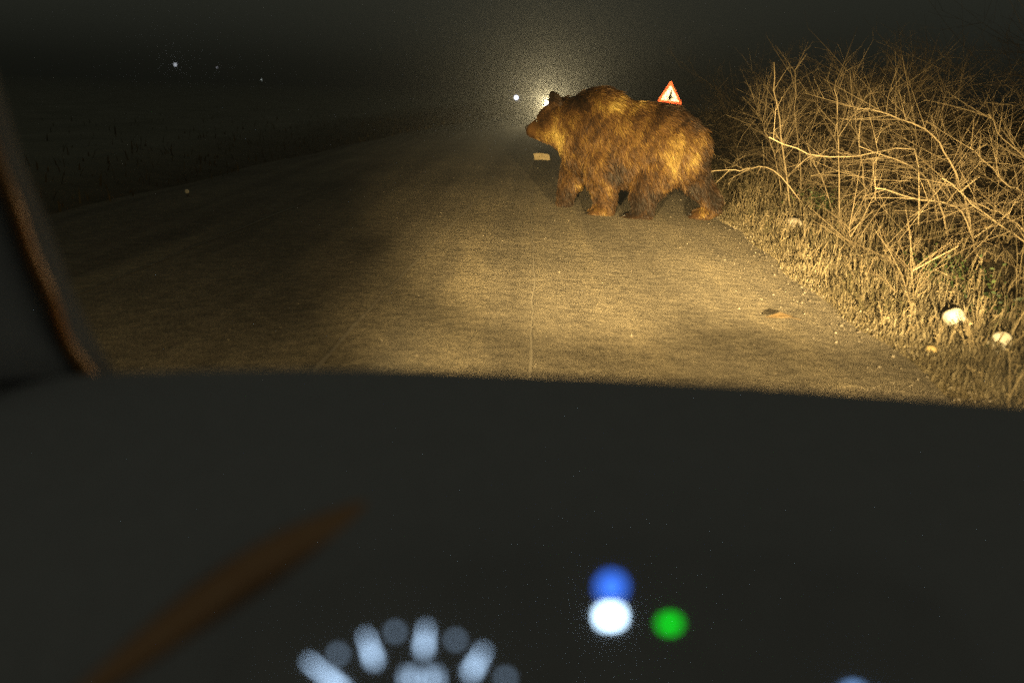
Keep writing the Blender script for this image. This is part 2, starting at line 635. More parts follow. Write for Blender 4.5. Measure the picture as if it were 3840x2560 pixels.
def spline(pts, n):
    """Catmull-Rom through pts"""
    pts = [np.asarray(p, float) for p in pts]
    P = [2 * pts[0] - pts[1]] + pts + [2 * pts[-1] - pts[-2]]
    out = []
    segs = len(pts) - 1
    per = max(2, n // segs)
    for i in range(segs):
        p0, p1, p2, p3 = P[i:i + 4]
        for k in range(per):
            t = k / per
            out.append(0.5 * (2 * p1 + (p2 - p0) * t + (2 * p0 - 5 * p1 + 4 * p2 - p3) * t * t + (3 * p1 - p0 - 3 * p2 + p3) * t ** 3))
    out.append(pts[-1])
    return out


def twigs_along(acc, path, rad, count, length, tint, level=0, up=0.25):
    n = len(path)
    for k in range(count):
        t = random.uniform(0.18, 1.0)
        i = min(n - 2, int(t * (n - 1)))
        p = path[i] + (path[i + 1] - path[i]) * random.random()
        d = path[i + 1] - path[i]
        d = d / (np.linalg.norm(d) + 1e-9)
        q = rng.normal(size=3)
        q = q - d * (q @ d)
        q /= np.linalg.norm(q) + 1e-9
        dirv = d * random.uniform(.45, 1.0) + q * random.uniform(.4, .9) + np.array([0, 0, up * random.random()])
        dirv /= np.linalg.norm(dirv)
        L = length * random.uniform(.35, 1.1)
        b_ = rng.normal(size=3) * .22
        m1 = p + dirv * L * .35 + b_ * L * .12
        m2 = p + dirv * L * .7 + b_ * L * .32
        e = p + dirv * L + b_ * L * .55
        r0 = max(.0013, min(rad * .45, .0034))
        acc.tube([p, m1, m2, e], [r0, r0 * .8, r0 * .6, .0010], 3, min(1, max(0, random.gauss(tint, .12))), cap=False)
        if level < 1 and L > .18:
            twigs_along(acc, [p, m1, m2, e], r0 * .7, random.randint(2, 5), L * .55, tint, level + 1, up)


def shrub(stems, label, group=None, tint=.6, twig=14, tl=.45, cat='shrub', name='bare_shrub'):
    """stems: list of (points, base radius, tip radius); the first point of the first stem is the foot"""
    foot = np.asarray(stems[0][0][0], float)
    root = empty(name, tuple(foot))
    tag(root, label, cat, group)
    tw = Acc()
    for pts, r0, r1 in stems:
        path = spline([np.asarray(p) - foot for p in pts], 14)
        a = Acc()
        n = len(path)
        jit = [p + (rng.normal(size=3) * .006 if 0 < i < n - 1 else 0) for i, p in enumerate(path)]
        a.tube(jit, [.66 * r0 + .58 * (r1 - r0) * (i / (n - 1)) for i in range(n)], 5, tint)
        a.build('stem', m_bark, root, smooth=True)
        twigs_along(tw, jit, r0, twig, tl, tint - .12)
    o = tw.build('twigs', m_bark, root)
    o['kind'] = 'stuff'
    return root


def px_path(seq, y):
    """points seen at pixel positions on an upright plane at distance y (a single number, or one per point)"""
    ysq = y if hasattr(y, '__len__') else [y] * len(seq)
    return [at_y(px, py, yy) for (px, py), yy in zip(seq, ysq)]


G1 = 'arching bare branches in front of the thicket'
shrub([(px_path([(974, 250), (970, 218), (960.5, 186), (950, 161), (939, 141), (924, 129), (899, 118), (878, 111), (857, 109)], [7.4, 7.4, 7.4, 7.4, 7.3, 7.2, 7.1, 7.0, 6.9]), .017, .005)],
      'tall pale bare shrub arching left from a leaning stem near the right edge', G1, .8, 22, .5)
shrub([(px_path([(948, 262), (945, 215), (936, 195), (927, 180), (911, 166), (881, 154), (859, 146)], [8.2, 8.2, 8.1, 8.0, 7.9, 7.8, 7.7]), .015, .005)],
      'pale yellowish bare branch sloping down to the right in the middle of the thicket', G1, .85, 16, .4)
shrub([(px_path([(918, 230), (919, 190), (914, 149), (873, 153.7), (842, 157), (820, 156.5), (796, 149), (769, 137)], [8.6, 8.6, 8.5, 8.3, 8.2, 8.1, 8.0, 7.9]), .012, .006)],
      'long bright sagging branch that crosses the upright stems behind the bear', G1, 1.0, 14, .3)
shrub([(px_path([(976, 262), (968, 221), (954, 207), (942, 201), (919, 199.5), (896, 192), (875, 188)], [6.9, 6.9, 6.8, 6.7, 6.6, 6.5, 6.4]), .011, .005)],
      'low thin branch reaching left above the green weeds', G1, .8, 12, .3)
shrub([(px_path([(1040, 262), (1024, 241), (988, 216), (965, 196), (942, 178)], [6.2, 6.1, 6.0, 5.9, 5.8]), .010, .004),
       (px_path([(1040, 262), (1018, 225), (990, 208), (968, 200)], [6.2, 6.2, 6.1, 6.0]), .008, .004)],
      'forked branch slanting up left from the right edge of the picture', G1, .75, 14, .35)
shrub([(px_path([(1060, 222), (1024, 195), (1003, 180), (988, 164), (970, 147)], [6.6, 6.5, 6.4, 6.3, 6.2]), .011, .004),
       (px_path([(1060, 222), (1036, 168), (1024, 157), (1003, 137), (988, 114)], [6.6, 6.6, 6.6, 6.5, 6.4]), .010, .004)],
      'pair of long parallel branches leaning left at the right edge', G1, .75, 16, .45)
shrub([(px_path([(800, 200), (781, 176.5), (766, 167.5), (752, 167.5), (740, 170.5), (728, 169), (711, 171)], [9.2, 9.2, 9.1, 9.0, 8.9, 8.9, 8.8]), .010, .004)],
      'low wavy branch pointing left at the bear\'s rump', G1, .85, 10, .25)

G2 = 'upright bare saplings in the thicket'
ups = [
    ([(791, 215), (787, 180), (783, 150), (779, 120), (775, 90), (774, 62)], 9.6, 'thick pale double stem sapling just right of the bear', .018),
    ([(802, 205), (800, 165), (796, 120), (795, 70)], 10.4, 'straight sapling behind the thick double stem', .011),
    ([(842, 255), (839, 215), (839, 160), (837, 110), (836, 80)], 8.4, 'straight light sapling with its foot at the green weed', .013),
    ([(838, 205), (825, 185), (815, 165), (806, 140)], 9.4, 'dark leaning sapling rising left over the green weed', .010),
    ([(868, 215), (864, 180), (858, 140), (852, 100), (850, 70)], 9.6, 'sturdy upright sapling in the centre of the thicket', .016),
    ([(918, 222), (918, 180), (914, 120), (908, 85), (902, 55)], 9.9, 'tall thin sapling left of the arching stem', .010),
    ([(985, 298), (978, 255), (968, 215), (962, 180)], 6.8, 'slender stem rising from the foot of the arching shrub', .008),
    ([(911, 340), (910, 310), (911, 285), (914, 262)], 5.3, 'short broken stalk standing in the verge grass', .009),
    ([(786, 190), (776, 160), (766, 132), (756, 110)], 10.2, 'slanted sapling leaning towards the bear', .009),
    ([(860, 270), (852, 245), (849, 225)], 7.0, 'short pale stump of a stalk at the edge of the grass', .008),
]
for seq, y, lab, r in ups:
    ys_ = [y + .25 * k / len(seq) for k in range(len(seq))]
    P_ = px_path(seq, ys_)
    f0 = P_[0].copy()
    f0[2] = float(terrain_z(f0[0], f0[1])) - .03
    P_[0] = f0
    shrub([(P_, r, r * .45)], lab, G2, .6, 20, .5, 'sapling', 'bare_sapling')

# further stems that nothing tells apart, deeper in the thicket
G3 = 'crowd of similar bare stems deep in the thicket'
for i in range(36):
    y = 6.5 + 14 * random.random()
    d = 1.1 + random.random() * 4.2
    x = float(right_edge(y)) + d
    z = float(terrain_z(x, y)) - .03
    n = random.randint(1, 3)
    st = []
    h0 = random.uniform(.8, 1.75)
    for k in range(n):
        lean = random.gauss(-.15, .35); ly = random.gauss(0, .2); h = h0 * random.uniform(.7, 1.15)
        st.append(([(x, y, z), (x + lean * .25 * h, y + ly * .2 * h, z + h * .4), (x + lean * .7 * h, y + ly * .6 * h, z + h * .8), (x + lean * 1.2 * h, y + ly * h, z + h)],
                   random.uniform(.004, .009), .002))
    shrub(st, 'thin bare stem among many like it in the dark thicket', G3, .36, 16, .5)

# uncountable tangle of thin twigs through the thicket
acc = Acc()
for i in range(2100):
    y = 5.5 + 17 * random.random() ** 1.2
    d = 0.45 + 5.2 * random.random() ** 1.05
    x = float(right_edge(y)) + d
    zt = float(terrain_z(x, y))
    hmax = min(1.6, .40 + d * .62)
    p = np.array([x, y, zt + hmax * random.random() ** 1.15])
    a = random.uniform(0, 6.283)
    dirv = np.array([math.cos(a) - .25, math.sin(a) * .7, random.gauss(.35, .5)])
    dirv /= np.linalg.norm(dirv)
    L = random.uniform(.25, 1.0)
    b_ = rng.normal(size=3) * .35
    path = [p, p + dirv * L * .33 + b_ * L * .06, p + dirv * L * .66 + b_ * L * .2, p + dirv * L + b_ * L * .42]
    t = min(1, max(0, random.gauss(.42, .2)))
    r0 = random.uniform(.0010, .0026)
    acc.tube(path, [r0, r0 * .85, r0 * .6, .001], 3, t, cap=False)
    twigs_along(acc, path, r0, 3, L * .5, t, 1)
o = acc.build('twig_tangle', m_bark)
tag(o, 'dense tangle of thin bare twigs filling the thicket right of the road', 'twigs', kind='stuff')

# ------------------------------------------------------------------ the bear
BH = math.radians(12)
BD = np.array([-math.cos(BH), math.sin(BH), 0.0])       # the way it walks
BN = np.array([-math.sin(BH), -math.cos(BH), 0.0])      # towards its left flank (the near side)
B0 = np.array([1.10, 8.71, 0.0])
B0[2] = float(road_z(B0[0], B0[1]))


def bp(px, py, lat=0.0):
    """pixel -> bear coordinates (u forward, v lateral, z up) on its upright middle plane shifted sideways by lat"""
    d = ray(px, py)
    t = ((B0 + BN * lat - CAM) @ BN) / (d @ BN)
    q = CAM + d * t - B0
    return np.array([q @ BD, lat, q[2]])


bear_bm = bmesh.new()


def ring_loft(rings, seg=20):
    """rings: (centre, axis a, axis b, ra, rb) -> closed loft with pointed caps"""
    loops = []
    for c, a, b_, ra, rb in rings:
        loops.append([bear_bm.verts.new(c + ra * math.cos(2 * math.pi * k / seg) * a + rb * math.sin(2 * math.pi * k / seg) * b_) for k in range(seg)])
    for l0, l1 in zip(loops[:-1], loops[1:]):
        for k in range(seg):
            bear_bm.faces.new((l0[k], l0[(k + 1) % seg], l1[(k + 1) % seg], l1[k]))
    for l, flip in ((loops[0], 1), (loops[-1], 0)):
        c = bear_bm.verts.new(sum((v.co for v in l), Vector()) / seg)
        for k in range(seg):
            f = (l[k], l[(k + 1) % seg], c)
            bear_bm.faces.new(f[::-1] if flip else f)


UP = np.array([0, 0, 1.0]); LATV = np.array([0, 1.0, 0])


def profile(stations, inset=0.0):
    rings = []
    for x, top, bot, hw in stations:
        t, b_ = bp(x, top), bp(x, bot)
        c = (t + b_) / 2
        rh = (t[2] - b_[2]) / 2 - inset
        rings.append((c, LATV, UP, hw, rh))
    return rings


# trunk, from the neck to the rump
ring_loft(profile([(556, 104, 143, .13), (564, 100, 152, .19), (573, 95.5, 166, .235), (585, 88.5, 176, .27), (600, 86, 181, .29), (614, 90.5, 185, .30),
                   (628, 100.5, 187, .31), (645, 102.5, 189, .315), (660, 103, 188, .315), (675, 108, 184, .305), (689, 117, 181, .28), (700, 128, 176, .23), (707, 141, 168, .15)], .012))
# head, muzzle to nape
ring_loft(profile([(526.2, 125.5, 134.5, .034), (529, 122.8, 137, .048), (533, 120, 139, .058), (537, 116.5, 140, .068), (540, 111.5, 141, .095),
                   (545, 105.8, 142.5, .125), (551, 102, 144.5, .15), (557, 100, 147, .165), (566, 97, 152, .19)], .006), 18)


def limb(pts, seg=14):
    """pts: (px, py, lateral, radius along, radius across)"""
    P = [bp(p[0], p[1], p[2]) for p in pts]
    rings = []
    for i, (p, q) in enumerate(zip(P, pts)):
        d = P[min(i + 1, len(P) - 1)] - P[max(i - 1, 0)]
        d /= np.linalg.norm(d)
        a = np.cross(d, LATV); a /= np.linalg.norm(a)
        rings.append((p, a, LATV, q[3], q[4]))
    ring_loft(rings, seg)


# near front leg (planted)
limb([(604, 138, .16, .20, .12), (601, 160, .20, .165, .12), (602, 178, .20, .135, .105), (604, 193, .19, .112, .092), (605, 203, .19, .095, .085), (603, 208.5, .19, .10, .09)])
limb([(611, 209.5, .19, .06, .08), (603, 210.5, .19, .05, .10), (594, 211.3, .19, .042, .10), (588.5, 212, .19, .022, .07)])
# far front leg (swung forward, wrist bent)
limb([(589, 140, -.14, .17, .11), (579, 162, -.18, .145, .11), (572, 178, -.19, .115, .095), (566.5, 191, -.19, .088, .08), (564.5, 200, -.19, .072, .07)])
limb([(565.5, 197, -.19, .075, .07), (564, 202.5, -.19, .07, .08), (562.5, 206, -.19, .045, .075)])
# near hind leg (set forward under the belly)
limb([(668, 148, .14, .24, .13), (657, 168, .19, .20, .13), (648, 184, .20, .155, .115), (643, 198, .20, .12, .095), (643, 208, .20, .10, .085), (641, 214, .20, .105, .09)])
limb([(651, 214, .20, .06, .08), (641, 216, .20, .055, .10), (630, 217.5, .20, .045, .10), (622, 218.5, .20, .022, .07)])
# far hind leg (pushed back, heel high)
limb([(680, 146, -.13, .20, .13), (689, 164, -.17, .17, .12), (695, 180, -.19, .135, .105), (704, 191, -.19, .105, .09), (713, 202, -.19, .085, .08), (716, 206.5, -.19, .075, .08)])
limb([(717, 205, -.19, .055, .07), (708, 212, -.19, .075, .085), (696, 215.5, -.19, .055, .095), (689, 217.5, -.19, .028, .08)])
# stub tail
limb([(697, 130, 0, .05, .06), (702, 140, 0, .05, .05), (704, 152, 0, .03, .03)])
# ears
for lat in (.105, -.105):
    limb([(554.5, 104, lat, .055, .03), (553, 96.5, lat * 1.12, .048, .024), (551.2, 91.5, lat * 1.16, .020, .012)], 12)
# brow over the eye
limb([(538, 117.5, .06, .026, .022), (543, 112.5, .075, .032, .026), (549, 108, .09, .034, .03)], 10)

me = bpy.data.meshes.new('bear_raw')
bmesh.ops.recalc_face_normals(bear_bm, faces=bear_bm.faces)
bear_bm.to_mesh(me); bear_bm.free()
tmp = bpy.data.objects.new('bear_raw', me)
COL.objects.link(tmp)
r_ = tmp.modifiers.new('remesh', 'REMESH'); r_.mode = 'VOXEL'; r_.voxel_size = 0.014
s_ = tmp.modifiers.new('smooth', 'SMOOTH'); s_.iterations = 7; s_.factor = .5
dg = bpy.context.evaluated_depsgraph_get()
dg.update()
body_me = bpy.data.meshes.new_from_object(tmp.evaluated_get(dg))
bpy.data.objects.remove(tmp)

bear = empty('bear', tuple(B0))
bear.matrix_world = Matrix(((BD[0], BN[0], 0, B0[0]), (BD[1], BN[1], 0, B0[1]), (0, 0, 1, B0[2]), (0, 0, 0, 1)))
tag(bear, 'shaggy brown bear walking left across the road in the headlights', 'bear')


def coat_tint(P):
    """coat markings plus shade painted on the rump and head tops: 0 dark brown .. 1 golden; P in bear coordinates"""
    u, v, z = P[:, 0], P[:, 1], P[:, 2]
    t = np.full(len(P), .36)

    def blob(px, py, rx, rz, a, ang=0):
        c = bp(px, py)
        du, dz = u - c[0], z - c[2]
        ca, sa = math.cos(ang), math.sin(ang)
        return a * np.exp(-(((du * ca + dz * sa) / rx) ** 2 + ((-du * sa + dz * ca) / rz) ** 2))
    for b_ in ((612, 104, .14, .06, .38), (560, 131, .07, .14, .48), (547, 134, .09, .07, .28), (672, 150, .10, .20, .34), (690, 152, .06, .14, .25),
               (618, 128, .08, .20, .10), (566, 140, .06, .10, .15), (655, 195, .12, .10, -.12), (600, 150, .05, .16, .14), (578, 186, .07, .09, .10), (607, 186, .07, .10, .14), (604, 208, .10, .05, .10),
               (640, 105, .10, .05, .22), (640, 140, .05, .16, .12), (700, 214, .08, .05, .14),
               (672, 104, .13, .08, -.36), (690, 118, .10, .09, -.26), (575, 100, .13, .08, -.34), (600, 88, .12, .05, -.15), (540, 110, .06, .05, -.30), (553, 96, .05, .05, -.3),  # rump and head tops darkened as shade from the low headlights
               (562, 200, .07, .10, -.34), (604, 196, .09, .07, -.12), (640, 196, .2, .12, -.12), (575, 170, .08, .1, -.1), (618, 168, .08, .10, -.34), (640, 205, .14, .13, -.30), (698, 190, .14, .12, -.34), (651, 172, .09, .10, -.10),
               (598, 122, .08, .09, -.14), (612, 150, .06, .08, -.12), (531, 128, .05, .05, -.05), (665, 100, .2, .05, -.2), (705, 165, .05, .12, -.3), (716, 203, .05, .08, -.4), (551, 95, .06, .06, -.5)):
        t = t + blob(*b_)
    # clumps hanging down the coat
    t = t + .13 * np.sin(u * 34 + 3 * np.sin(z * 7) + 2 * np.sin(z * 17 + u * 9)) * np.sin(z * 9 + u * 12 + 1) + .05 * np.sin(u * 71 + 5 * np.sin(z * 9 + 1))
    return np.clip(t, 0, 1)


def set_tint(me_, vals):
    at = me_.attributes.get('tint') or me_.attributes.new('tint', 'FLOAT', 'POINT')
    at.data.foreach_set('value', np.asarray(vals, dtype=np.float32))


nv = len(body_me.vertices)
co = np.empty(nv * 3); body_me.vertices.foreach_get('co', co); co = co.reshape(-1, 3)
set_tint(body_me, coat_tint(co) * .75)
FUR = [(0, (0.006, 0.0035, 0.002)), (0.25, (0.020, 0.0095, 0.0035)), (0.5, (0.062, 0.032, 0.0085)), (0.75, (0.150, 0.100, 0.025)), (1, (0.27, 0.205, 0.058))]
m_hide = tint_mat('bear_hide', FUR, .9, .1)
body = link('body', body_me, m_hide, bear, smooth=True)

# fur: combed strands grown from the skin
body_me.calc_loop_triangles()
nt_ = len(body_me.loop_triangles)
tri = np.empty(nt_ * 3, dtype=np.int64); body_me.loop_triangles.foreach_get('vertices', tri); tri = tri.reshape(-1, 3)
A_, B_, C_ = co[tri[:, 0]], co[tri[:, 1]], co[tri[:, 2]]
nrm = np.cross(B_ - A_, C_ - A_)
area = np.linalg.norm(nrm, axis=1)
nrm /= area[:, None] + 1e-12
N = 84000
pick = rng.choice(nt_, N, p=area / area.sum())
r1, r2 = np.sqrt(rng.random(N)), rng.random(N)
P = A_[pick] * (1 - r1)[:, None] + B_[pick] * (r1 * (1 - r2))[:, None] + C_[pick] * (r1 * r2)[:, None]
Nn = nrm[pick]
u_, z_ = P[:, 0], P[:, 2]
neck_u = bp(556, 120)[0]
head = np.clip((u_ - neck_u + .04) / .10, 0, 1)                       # 1 on the head
muzz = np.clip((u_ - bp(541, 130)[0]) / .06, 0, 1)
low = np.clip((.42 - z_) / .22, 0, 1)                                    # 1 on the legs
comb = np.stack([-.55 - .6 * head, np.zeros(N), -.85 + .6 * head - .2 * low], 1)
wave = .35 * np.sin(u_ * 23 + 4 * np.sin(z_ * 8))
comb[:, 0] += wave
comb = comb + rng.normal(size=(N, 3)) * .20
comb = comb - Nn * np.sum(comb * Nn, 1)[:, None] * .9
comb /= np.linalg.norm(comb, axis=1)[:, None] + 1e-9
Ln = .085 * (1 - .68 * head) * (1 - .72 * muzz) * (1 - .45 * low) * rng.uniform(.55, 1.25, N)
Ln *= np.clip(.25 + (z_ - .0) / .10, .2, 1)
clump = 1 + .3 * np.sin(u_ * 48 + 3 * np.sin(z_ * 21)) * np.sin(z_ * 37 + P[:, 1] * 30)
Ln *= clump
lift = rng.uniform(.25, .6, N)[:, None]
Wd = (.0036 * rng.uniform(.6, 1.4, N) * (1 - .4 * muzz))[:, None]
d1 = comb * (1 - lift * .5) + Nn * lift
d1 /= np.linalg.norm(d1, axis=1)[:, None]
down = np.array([0, 0, -1.0])
p1 = P + d1 * (Ln * .5)[:, None]
d2 = d1 * .6 + comb * .5 + down * .25 * (1 - head[:, None])
d2 /= np.linalg.norm(d2, axis=1)[:, None]
p2 = p1 + d2 * (Ln * .5)[:, None]
side = np.cross(d1, Nn + rng.normal(size=(N, 3)) * .7)
side /= np.linalg.norm(side, axis=1)[:, None] + 1e-9
FV = np.stack([P - side * Wd, P + side * Wd, p1 - side * Wd * .8, p1 + side * Wd * .8, p2], 1).reshape(-1, 3)
k = np.arange(N) * 5
quads = np.stack([k, k + 1, k + 3, k + 2], 1)
tris = np.stack([k + 2, k + 3, k + 4], 1)
fme = bpy.data.meshes.new('fur')
fme.vertices.add(N * 5); fme.vertices.foreach_set('co', FV.ravel())
loops = np.concatenate([quads.ravel(), tris.ravel()])
fme.loops.add(len(loops)); fme.loops.foreach_set('vertex_index', loops.astype(np.int32))
starts = np.concatenate([np.arange(N) * 4, N * 4 + np.arange(N) * 3])
fme.polygons.add(2 * N); fme.polygons.foreach_set('loop_start', starts.astype(np.int32))
fme.update(calc_edges=True)
ft = np.clip(coat_tint(P) + rng.normal(size=N) * .09, 0, 1)
set_tint(fme, np.repeat(ft, 5) * np.tile([.8, .8, 1, 1, 1.1], N))
fur = link('fur', fme, tint_mat('bear_fur', FUR, .65, .25), bear)
fur['kind'] = 'stuff'


def blob_part(name, c, r, mat, sq=(1, 1, 1)):
    bm = bmesh.new()
    bmesh.ops.create_icosphere(bm, subdivisions=2, radius=1)
    for v in bm.verts: v.co = Vector((v.co.x * r * sq[0], v.co.y * r * sq[1], v.co.z * r * sq[2]))
    o = bm_obj(name, bm, mat, bear, smooth=True)
    o.location = tuple(c)
    return o


m_black = noise_mat('black_skin', (0.006, 0.005, 0.005), (0.014, 0.012, 0.011), scale=40, rough=.35, spec=.5)
e_ = bp(538.2, 120.5)
for s in (1, -1):
    blob_part('eye', (e_[0], s * .074, e_[2]), .014, m_black)
n_ = bp(525.4, 127.5)
blob_part('nose', (n_[0] - .018, 0, n_[2] + .002), .030, m_black, (.75, 1.0, .8))
for (px, py, lat) in ((588, 212.6, .19), (622, 219.2, .20), (561, 208, -.19), (688, 218.6, -.19)):
    c = bp(px, py, lat)
    for kk in range(5):
        a = Acc()
        w = (kk - 2) * .034
        a.tube([np.array([-.03, 0, .014]), np.array([.0, 0, .012]), np.array([.024, 0, -.004])], [.007, .006, .001], 5)
        o = a.build('claw', m_black, bear, smooth=True)
        o.location = (c[0] - .004 * (kk - 2) ** 2, lat + w, max(c[2], .012))

# ------------------------------------------------------------------ warning sign
sy = 35.0
sc0 = at_y(670.0, 95.0, sy)
sn0 = np.array([0.45, 0.8, 0.95]) - sc0; sn0 /= np.linalg.norm(sn0)


def on_sign(px, py):
    d = ray(px, py)
    return CAM + d * (((sc0 - CAM) @ sn0) / (d @ sn0))


pA, pL, pR = on_sign(671.0, 80.2), on_sign(657.0, 101.3), on_sign(682.4, 104.5)
ctr = (pA + pL + pR) / 3
sx_ = (pR - pL); sx_ /= np.linalg.norm(sx_)
up_ = pA - (pL + pR) / 2; up_ -= sx_ * (up_ @ sx_); up_ /= np.linalg.norm(up_)
nn_ = np.cross(sx_, up_)                                    # towards the camera
if nn_ @ (CAM - ctr) < 0: nn_ = -nn_
zg = float(terrain_z(ctr[0], ctr[1]))
sign = empty('warning_sign', (ctr[0], ctr[1], zg))
tag(sign, 'tilted triangular red and white warning sign standing behind the bear\'s back', 'road sign')
off = np.array([ctr[0], ctr[1], zg])
m_signw = noise_mat('sign_white', (0.78, 0.79, 0.84), (0.86, 0.87, 0.92), scale=9, rough=.31, metal=1.0)
m_signr = noise_mat('sign_red', (0.42, 0.025, 0.012), (0.66, 0.20, 0.10), scale=14, rough=.30, metal=1.0)
m_signk = noise_mat('sign_black', (0.01, 0.01, 0.012), (0.02, 0.02, 0.025), scale=9, rough=.5)
m_post = noise_mat('galvanised_post', (0.22, 0.22, 0.21), (0.34, 0.34, 0.33), scale=20, rough=.55, metal=.4)


def slab(name, poly, dep, thick, mat, hole=None):
    """flat plate in the sign's plane; poly in sign coordinates (metres right, up)"""
    def w(p, d): return tuple(ctr + sx_ * p[0] + up_ * p[1] + nn_ * d - off)
    n = len(poly)
    if hole is None:
        vs = [w(p, dep) for p in poly] + [w(p, dep - thick) for p in poly]
        fs = [tuple(range(n)), tuple(range(2 * n - 1, n - 1, -1))] + [(i, i + n, (i + 1) % n + n, (i + 1) % n) for i in range(n)]
    else:
        vs = [w(p, dep) for p in poly] + [w(p, dep) for p in hole] + [w(p, dep - thick) for p in poly] + [w(p, dep - thick) for p in hole]
        fs = []
        for i in range(n):
            j = (i + 1) % n
            fs += [(i, j, n + j, n + i), (2 * n + i, 3 * n + i, 3 * n + j, 2 * n + j), (i, 2 * n + i, 2 * n + j, j), (n + i, n + j, 3 * n + j, 3 * n + i)]
    return mesh_from(name, vs, fs, mat, sign)


def sc(p): return np.array([(p - ctr) @ sx_, (p - ctr) @ up_])


def rounded(tri_, r):
    out = []
    for i in range(3):
        p, a, b_ = tri_[i], tri_[i - 1], tri_[(i + 1) % 3]
        da, db = (a - p) / np.linalg.norm(a - p), (b_ - p) / np.linalg.norm(b_ - p)
        for t in (0, .33, .66, 1):
            q = p + da * r * (1 - t) + db * r * t
            q = q + (p - q) * (.35 * (1 - abs(2 * t - 1)))
            out.append(q)
    return out


T3 = [sc(pA), sc(pL), sc(pR)]
outer = rounded(T3, .06)
inner = rounded([p * .70 for p in T3], .03)
slab('panel', rounded([p * .99 for p in T3], .06), 0.0, .006, m_signw)
slab('red_border', outer, .004, .003, m_signr, inner)
S = np.linalg.norm(sc(pA) - sc(pL)) / .6 * 1.0


def pic(pts): return [np.array(p) * S * .75 for p in pts]


slab('figure_body', pic([(-.015, .12), (.02, .19), (.05, .12), (.055, -.02), (.04, -.13), (-.03, -.15), (-.045, -.04), (-.02, .03)]), .004, .003, m_signk)
slab('figure_arm', pic([(-.14, -.035), (-.04, -.03), (-.04, -.07), (-.13, -.055)]), .0045, .003, m_signk)
slab('figure_arm', pic([(.05, -.02), (.12, -.06), (.10, -.10), (.045, -.075)]), .0045, .003, m_signk)
slab('figure_leg', pic([(-.03, -.13), (.0, -.14), (-.07, -.205), (-.09, -.195)]), .0045, .003, m_signk)
slab('figure_leg', pic([(.02, -.12), (.045, -.12), (.09, -.19), (.07, -.20)]), .0045, .003, m_signk)
a = Acc()
topb = ctr - nn_ * .04 + up_ * .22 - off
a.tube([np.array([topb[0] - up_[0] * 1.0, topb[1], -.1]), topb], .03, 10)
a.build('post', m_post, sign, smooth=True)

# ------------------------------------------------------------------ oncoming car behind the bear's head
OY = 34.0
l1, l2 = at_y(516.3, 97.4, OY), at_y(547.8, 104.0, OY)
oc = (l1 + l2) / 2
onc = empty('oncoming_car', (oc[0], OY, .0))
tag(onc, 'oncoming car whose headlight glares behind the bear\'s head', 'car')
m_paint2 = noise_mat('dark_car_paint', (0.012, 0.013, 0.015), (0.02, 0.02, 0.022), scale=5, rough=.3, spec=.5)
m_glassd = noise_mat('dark_glass', (0.008, 0.009, 0.010), (0.012, 0.012, 0.013), scale=4, rough=.1, spec=.5)
m_tyre = noise_mat('tyre_rubber', (0.012, 0.012, 0.012), (0.02, 0.02, 0.02), scale=30, rough=.9)
m_rim = noise_mat('wheel_rim', (0.3, 0.3, 0.3), (0.4, 0.4, 0.4), scale=10, rough=.4, metal=.8)


def loft_box(name, sections, mat, parent):
    """sections along y: (y, half width bottom, half width top, z bottom, z top)"""
    bm = bmesh.new(); loops = []
    for y, wb, wt, zb, zt in sections:
        loops.append([bm.verts.new(p) for p in ((-wb, y, zb), (wb, y, zb), (wb, y, (zb + zt) / 2), (wt, y, zt), (-wt, y, zt), (-wb, y, (zb + zt) / 2))])
    for a_, b_ in zip(loops[:-1], loops[1:]):
        for k_ in range(6): bm.faces.new((a_[k_], a_[(k_ + 1) % 6], b_[(k_ + 1) % 6], b_[k_]))
    bm.faces.new(loops[0]); bm.faces.new(loops[-1][::-1])
    bmesh.ops.bevel(bm, geom=list(bm.edges), offset=.03, segments=2, affect='EDGES')
    return bm_obj(name, bm, mat, parent, smooth=True)


loft_box('body', [(.0, .72, .66, .28, .70), (.12, .80, .74, .24, .80), (1.0, .84, .78, .22, .92), (2.6, .84, .80, .22, .95), (3.9, .80, .74, .26, .92), (4.05, .72, .68, .32, .80)], m_paint2, onc)
loft_box('cabin', [(.95, .74, .70, .90, .94), (1.65, .72, .56, .90, 1.40), (2.7, .72, .58, .90, 1.44), (3.6, .72, .62, .90, 1.02)], m_glassd, onc)
for sx2 in (-.74, .74):
    for yy in (.75, 3.25):
        bm = bmesh.new()
        bmesh.ops.create_cone(bm, cap_ends=True, segments=24, radius1=.31, radius2=.31, depth=.2, matrix=Matrix.Rotation(math.pi / 2, 4, 'Y'))
        bmesh.ops.bevel(bm, geom=[e for e in bm.edges if len(e.link_faces) == 2 and e.calc_face_angle(0) > 1], offset=.03, segments=2, affect='EDGES')
        w_ = bm_obj('wheel', bm, m_tyre, onc, smooth=True); w_.location = (sx2, yy, .31)
        bm = bmesh.new()
        bmesh.ops.create_cone(bm, cap_ends=True, segments=20, radius1=.19, radius2=.16, depth=.05, matrix=Matrix.Rotation(math.pi / 2, 4, 'Y'))
        q_ = bm_obj('rim', bm, m_rim, w_); q_.location = (math.copysign(.09, sx2), 0, 0)


def lamp_disc(name, r, loc, mat, parent, axis=(0, -1, 0)):
    bm = bmesh.new()
    bmesh.ops.create_uvsphere(bm, u_segments=16, v_segments=10, radius=r)
    for v in bm.verts: v.co.y *= .35
    o_ = bm_obj(name, bm, mat, parent, smooth=True)
    o_.location = loc
    return o_


